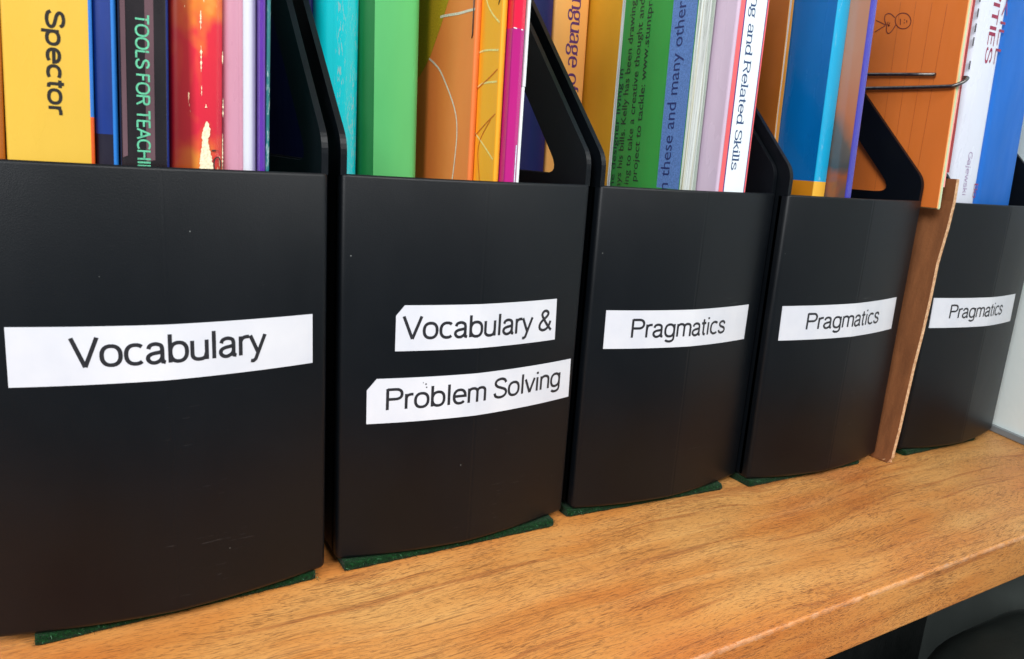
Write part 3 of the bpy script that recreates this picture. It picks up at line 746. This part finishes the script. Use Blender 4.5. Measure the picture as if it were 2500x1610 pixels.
cover_text('project to tackle: www.stuntproducts', .0437, .1552, .2580, .0042, tx)
cover_text('n these and many other', .0200, .1525, .2370, .0066, ink('text_navy', (.015, .03, .14), .5))
# white spine of related skills
cor = M('coral', (232, 96, 100), rough=.35); nav = M('navy_line', (44, 40, 120))
lil = M('lilac_cover', (206, 184, 204), rough=.25, coat=.4, var=.04); cream = M('cream_edge', (238, 214, 204), rough=.3)
sk = book('book with white spine reading ing and Related Skills, coral borders', 'book', .1805, .0187, .0000,
          [lil, cream, cor, nav, M('white_spine', (228, 236, 240), rough=.4, var=.02)], lean=-.008, rnd=.0012, D=.19,
          zf=lambda s, z, fx: 0 if s == 'L' else 0)
fs = on_spine(sk)
def vstrip(o, x0, x1, mat, nm, e, part='cover'):
    n = 12; mb = MB(); fn_ = on_spine(o); mb.rings([[fn_(x0+(x1-x0)*k/n, z, e) for k in range(n+1)] for z in (.007, .2945)], closed=False, smooth=False, caps=False)
    return sub(mb, nm, mat, cover_of(o, part))
vstrip(sk, .1818, .1845, cor, 'printed_border', 0); vstrip(sk, .1842, .1982, nav, 'printed_border', .00002)
vstrip(sk, .1848, .1976, M('white_spine', (228, 236, 240)), 'printed_panel', .00004); vstrip(sk, .1981, .1990, cor, 'printed_border', .00006)
spine_text(sk, 'Learning and Related Skills', .1874, .2606, .1638, .0044, ink('teal_navy_print', srgb(24, 62, 110)), hw=.088, hh=.038, glyphs=G2, serif=.12, e=.00016)
for o_ in sk.children: pass
# ---- file 4
bk = book('brown orange covered book with off white pages and a nicked edge', 'book', .2539, .0035, .0347, [M('ochre_brown', (190, 106, 34), rough=.5, var=.08), M('amber', (232, 160, 60))],
          zf=lambda s, z, fx: 0 if s == 'L' else 1, lean=-.038, open_front=True, D=.15, wob=.0006, pages=mat_pages('grey_pages', (.60, .57, .56), (.50, .47, .46)))
bb = book('blue book with cyan spine and an orange band at its foot', 'book', .2577, .0091, .0080,
          [M('cobalt', (0, 100, 168), rough=.25, coat=.4, var=.08), M('cyan', (14, 168, 214), rough=.3, coat=.3, wear=.12, var=.05), M('foot_orange', (206, 130, 24)), M('foot_amber', (246, 184, 62))],
          zf=lambda s, z, fx: (0 if z > .1609 else 2) if s == 'L' else (1 if z > .1609 else 3), zcuts=(.1609,), lean=-.032, rnd=.0008)
def mat_photo():
    q = NT('blurred_photo_print'); n = q.noise(30, 3, q.mapping((1, 1, .7)), .5, .6)
    sep = q.n('SeparateXYZ'); q.l(q.c.outputs['Object'], sep.inputs[0])
    zz = q.math('ADD', q.math('MULTIPLY', q.math('SUBTRACT', sep.outputs[2], .140), 9.0), q.math('MULTIPLY', q.math('SUBTRACT', n, .5), .7))
    b = q.ramp(zz, [(.0, srgb(100, 88, 82)), (.14, srgb(158, 88, 56)), (.24, srgb(78, 80, 80)), (.38, srgb(104, 96, 90)), (.50, srgb(186, 116, 82)), (.8, srgb(190, 136, 108))])
    q.set(Base_Color=b, Roughness=.2, Coat_Weight=.6, Coat_Roughness=.08); return q.m
bk = book('thin book with blurry brown grey photo cover and violet blue spine', 'book', .2679, .0044, -.0040, [mat_photo(), M('violet_blue', (70, 66, 168), rough=.3, coat=.3)],
          zf=lambda s, z, fx: 0 if s == 'L' else 1, lean=-.047, rnd=.0008, D=.17)
# ---- file 5
wb = book('white book with dark red capitals IES and small name down its spine', 'book', .3650, .0296, .0000,
          [M('white_gloss', (222, 224, 236), rough=.25, coat=.4, var=.03)], lean=-.064, rnd=.0040, D=.17, z1=.300)
cr_ = ink('crimson_print', srgb(150, 24, 66)); 
spine_text(wb, 'SKILL', .3888, .2820, .2315, .0056, cr_, hw=.12, hh=.05)
spine_text(wb, 'ACTIVITIES', .3788, .3050, .2318, .0066, cr_, hw=.14, hh=.05)
spine_text(wb, 'Gajewski', .3783, .1832, .1578, .0040, ink('mauve_print', srgb(150, 120, 160)), hw=.06)
spine_text(wb, 'Bo', .3900, .1655, .1568, .0042, cr_, hw=.085, hh=.04)
gm = ink('faded_mark', (.06, .05, .06))
for z in (.2270, .2393, .2464, .2540, .2618): print_poly(wb, on_spine(wb), [(.3640+.0012, z), (.3652+.0012, z), (.3652+.0012, z+.0045), (.3640+.0012, z+.0045)], gm, 'printed_mark')
bk = book('large bright blue book at the right edge of the frame', 'book', .3950, .0400, .0000, [M('azure', (6, 100, 190), rough=.5, var=.08)], lean=-.075, rnd=.004, D=.17, z1=.300)

# ------------------------------------------------------------------ cardboard and the clipped card stack
cb = root('cardboard_sheet', 'upright brown cardboard sheet wedged between two black magazine files', 'cardboard', (.337, .06, 0))
mb = MB(); zs = [0.0003, .004, .008, .02, .04, .06, .08, .10, .12, .14, .155, .162, .167]
rings = []
def cbx(z): return .3343+.0117*min(z, .155)/.155-.0045*max(0, z-.155)/.05-(.0006*math.sin(z*20))
def cby(z): return -.0146+(.0022 if z < .002 else 0)+.0005*noise.noise(Vector((z*55, 0, 0)))+(.0010 if .110 < z < .121 else 0)
for z in zs: rings.append([(cbx(z), cby(z), z), (cbx(z)+.0027, cby(z), z), (cbx(z)+.0027, .10, z), (cbx(z), .10, z)])
mb.rings(rings, mifn=lambda i, j: 1 if j == 0 else 0, smooth=False)
mb.build('sheet', [CARD, CARDE], cb)
mb = MB(); k = mb.add([(cbx(0)-.0004, cby(0)+.009, .0003), (cbx(0)+.0028, cby(0)-.0012, .0003), (cbx(0)+.0029, cby(0)-.0004, .0062), (cbx(0)+.0010, cby(0)-.0009, .0035), (cbx(0)-.0006, cby(0)+.003, .0015)])
mb.face((k, k+1, k+3, k+4)); mb.face((k+1, k+2, k+3)); mb.build('frayed_corner', CARDE, cb)

nb = root('card_stack', 'stack of coloured cards, orange outside, clipped with wire against the cardboard sheet', 'card stack', (.3365, .03, .1505))
X0 = .3342
def card(name, x, t, y, z0, z1, mat, lab=None):
    mb = MB(); n = 10; rg = []
    for k in range(n+1):
        z = z0+(z1-z0)*k/n; w = .0003*noise.noise(Vector((z*40, x*3000, 0))); ty = (z-.151)*.042
        rg.append([(x, y+w+ty, z), (x+t, y+w+ty, z), (x+t, y+.075+ty, z), (x, y+.075+ty, z)])
    mb.rings(rg, smooth=False); o = mb.build(name, mat, nb)
    if lab: o['label'] = lab
    return o
orc = card('card', X0, .0005, -.0129, .1508, .285, M('card_orange', (216, 112, 34), rough=.7, var=.05, bump=.15), 'orange front card with faint ruled lines and a stick figure')
for k, (c_, nm, tt) in enumerate((((240, 176, 116), 'peach_card', .0009), ((190, 204, 160), 'sage_card', .0012), ((206, 210, 176), 'pale_green_card', .0008), ((240, 160, 150), 'pink_card', .0011), ((150, 54, 56), 'dark_red_card', .0016))):
    x = X0+.00056+[0, .00095, .0022, .00305, .0042][k]
    card('card', x, tt, -.0129+random.uniform(-.0002, .0004), .1502+(.0004, .0, .0006, .012, .020)[k], .285-.001*k, M(nm, c_, rough=.8, var=.06), '%s card edge' % nm.split('_card')[0].replace('_', ' '))
fl = lambda yy, z, lift=0: (X0-.00008-lift, yy, z)
pen = ink('brown_pen', srgb(110, 38, 12)); fr = ink('faint_rule', srgb(176, 84, 26))
def draw(pts, w, mat, nm, sm=True):
    mb = MB(); P = spl(pts, 5) if (sm and len(pts) > 2) else pts; ribbon(mb, P, w/2, w/2, fl, 0.0); return mb
D1 = MB()
def merge(a, b):
    n = len(a.v); a.v += b.v; a.f += [tuple(i+n for i in q) for q in b.f]; a.m += b.m; a.sm += b.sm
for P in ([(.0218, .2511), (.022, .249), (.0235, .2476), (.0258, .2473), (.0283, .2481), (.0304, .2499), (.0315, .2521), (.0313, .2542), (.0298, .2555), (.0275, .2558), (.0249, .255), (.0229, .2532), (.0218, .2511)],
          [(.0321, .2539), (.0347, .256), (.0369, .2566), (.0385, .2557), (.0382, .253), (.0366, .2503), (.036, .2472), (.0344, .2456), (.0325, .2469), (.0307, .2499)],
          [(.0371, .2505), (.0438, .2537)], [(.0374, .2502), (.0435, .2472)], [(.0359, .2521), (.0359, .2506), (.0343, .2497)], [(.0347, .2516), (.0354, .2494)],
          [(.0285, .2529), (.0279, .2496)], [(.0259, .2523), (.0257, .2517)], [(.0258, .2508), (.0256, .2501)], [(.0245, .2517), (.0242, .2505)]):
    merge(D1, draw(P, .00055, pen, ''))
sub(D1, 'pen_drawing', pen, orc)
D2 = MB()
for a, b in (((.0207, .2612), (.0170, .152)), ((.0112, .2593), (.0092, .152)), ((.0025, .2575), (.0019, .152)), ((.0300, .2620), (.0260, .152))):
    merge(D2, draw([a, ((a[0]+b[0])/2, (a[1]+b[1])/2), b], .00022, fr, ''))
sub(D2, 'ruled_line', fr, orc)
# wire clip
def tube(mb, pts, rad, n=10):
    P = [Vector(p) for p in pts]; rings = []
    for i, p in enumerate(P):
        d = (P[min(i+1, len(P)-1)]-P[max(i-1, 0)]).normalized(); a = d.cross(Vector((.3, .2, 1))).normalized(); b = d.cross(a)
        rings.append([tuple(p+a*rad*math.cos(2*math.pi*k/n)+b*rad*math.sin(2*math.pi*k/n)) for k in range(n)])
    mb.rings(rings)
def spl3(pts, n=6):
    out = []; P = [pts[0]]+list(pts)+[pts[-1]]
    for i in range(1, len(P)-2):
        for k in range(n):
            t = k/n; out.append(tuple(.5*((2*P[i][d])+(-P[i-1][d]+P[i+1][d])*t+(2*P[i-1][d]-5*P[i][d]+4*P[i+1][d]-P[i+2][d])*t*t+(-P[i-1][d]+3*P[i][d]-3*P[i+1][d]+P[i+2][d])*t**3) for d in range(3)))
    return out+[pts[-1]]
wc = root('wire_clip', 'dark wire clip gripping the front edge of the orange card stack', 'wire clip', (.3338, .0, .218))
mb = MB(); xw = .3324
tube(mb, [(xw+.0002, .060, .2246), (xw+.0002, .0429, .2236), (xw, .02, .2224), (xw, .0008, .2213)], .00095)
mb.build('upper_wire', WIRE, wc)
mb = MB()
tube(mb, spl3([(xw, .060, .2160), (xw, .0428, .2157), (xw, .0169, .2151), (xw, -.0060, .2148), (xw+.0006, -.0105, .2152), (xw+.003, -.0128, .2168), (xw+.006, -.0133, .2188), (xw+.0078, -.0118, .2198), (xw+.0080, -.006, .2200), (xw+.0080, .03, .2204)]), .0010)
mb.build('lower_wire', WIRE, wc)

# ------------------------------------------------------------------ dark rounded thing under the shelf
q = NT('black_vinyl'); q.set(Base_Color=q.ramp(q.noise(40, 4), [(.3, (.010, .013, .012)), (.7, (.018, .022, .020))]), Roughness=.30, Specular_IOR_Level=.9, Coat_Weight=.6, Coat_Roughness=.15)
q.bump(q.noise(500, 4), .25, .0008); VIN = q.m
ch = root('black_chair', 'glossy black padded chair corner pushed under the shelf', 'chair', (.45, -.08, -.5))
def rrect(x0, x1, y0, y1, rr, z, n=10):
    o = []
    for cx_, cy_, a0 in ((x1-rr, y1-rr, 0), (x0+rr, y1-rr, 90), (x0+rr, y0+rr, 180), (x1-rr, y0+rr, 270)):
        for k in range(n+1):
            a = R(a0+90*k/n); o.append((cx_+rr*math.cos(a), cy_+rr*math.sin(a), z))
    return o
mb = MB(); rings = []; zt_ = -.070; rr = .030
for k in range(9):
    a = R(90*k/8); ins = rr*(1-math.sin(R(90-90*k/8)))*.9
    rings.append(rrect(.283+ins, .440-ins, -.34+ins, -.062-ins, .050, zt_-rr+rr*math.sin(a)))
mb.rings([rrect(.283, .440, -.34, -.062, .050, -.16)]+rings)
mb.build('padded_top', VIN, ch)
mb = MB(); tube(mb, [tuple(p) for p in rrect(.2825, .4405, -.3405, -.0615, .0505, zt_-rr-.002)]+[tuple(rrect(.2825, .4405, -.3405, -.0615, .0505, zt_-rr-.002)[0])], .0012, 8); mb.build('piping', VIN, ch)
mb = MB(); mb.box((.34, -.25, -.5), (.38, -.17, -.16)); mb.build('post', VIN, ch, bevel=.004)

for o in S.objects:
    for kx in ('_o', '_x', '_y', '_lean', '_t', '_g', '_b'):
        if kx in o: del o[kx]
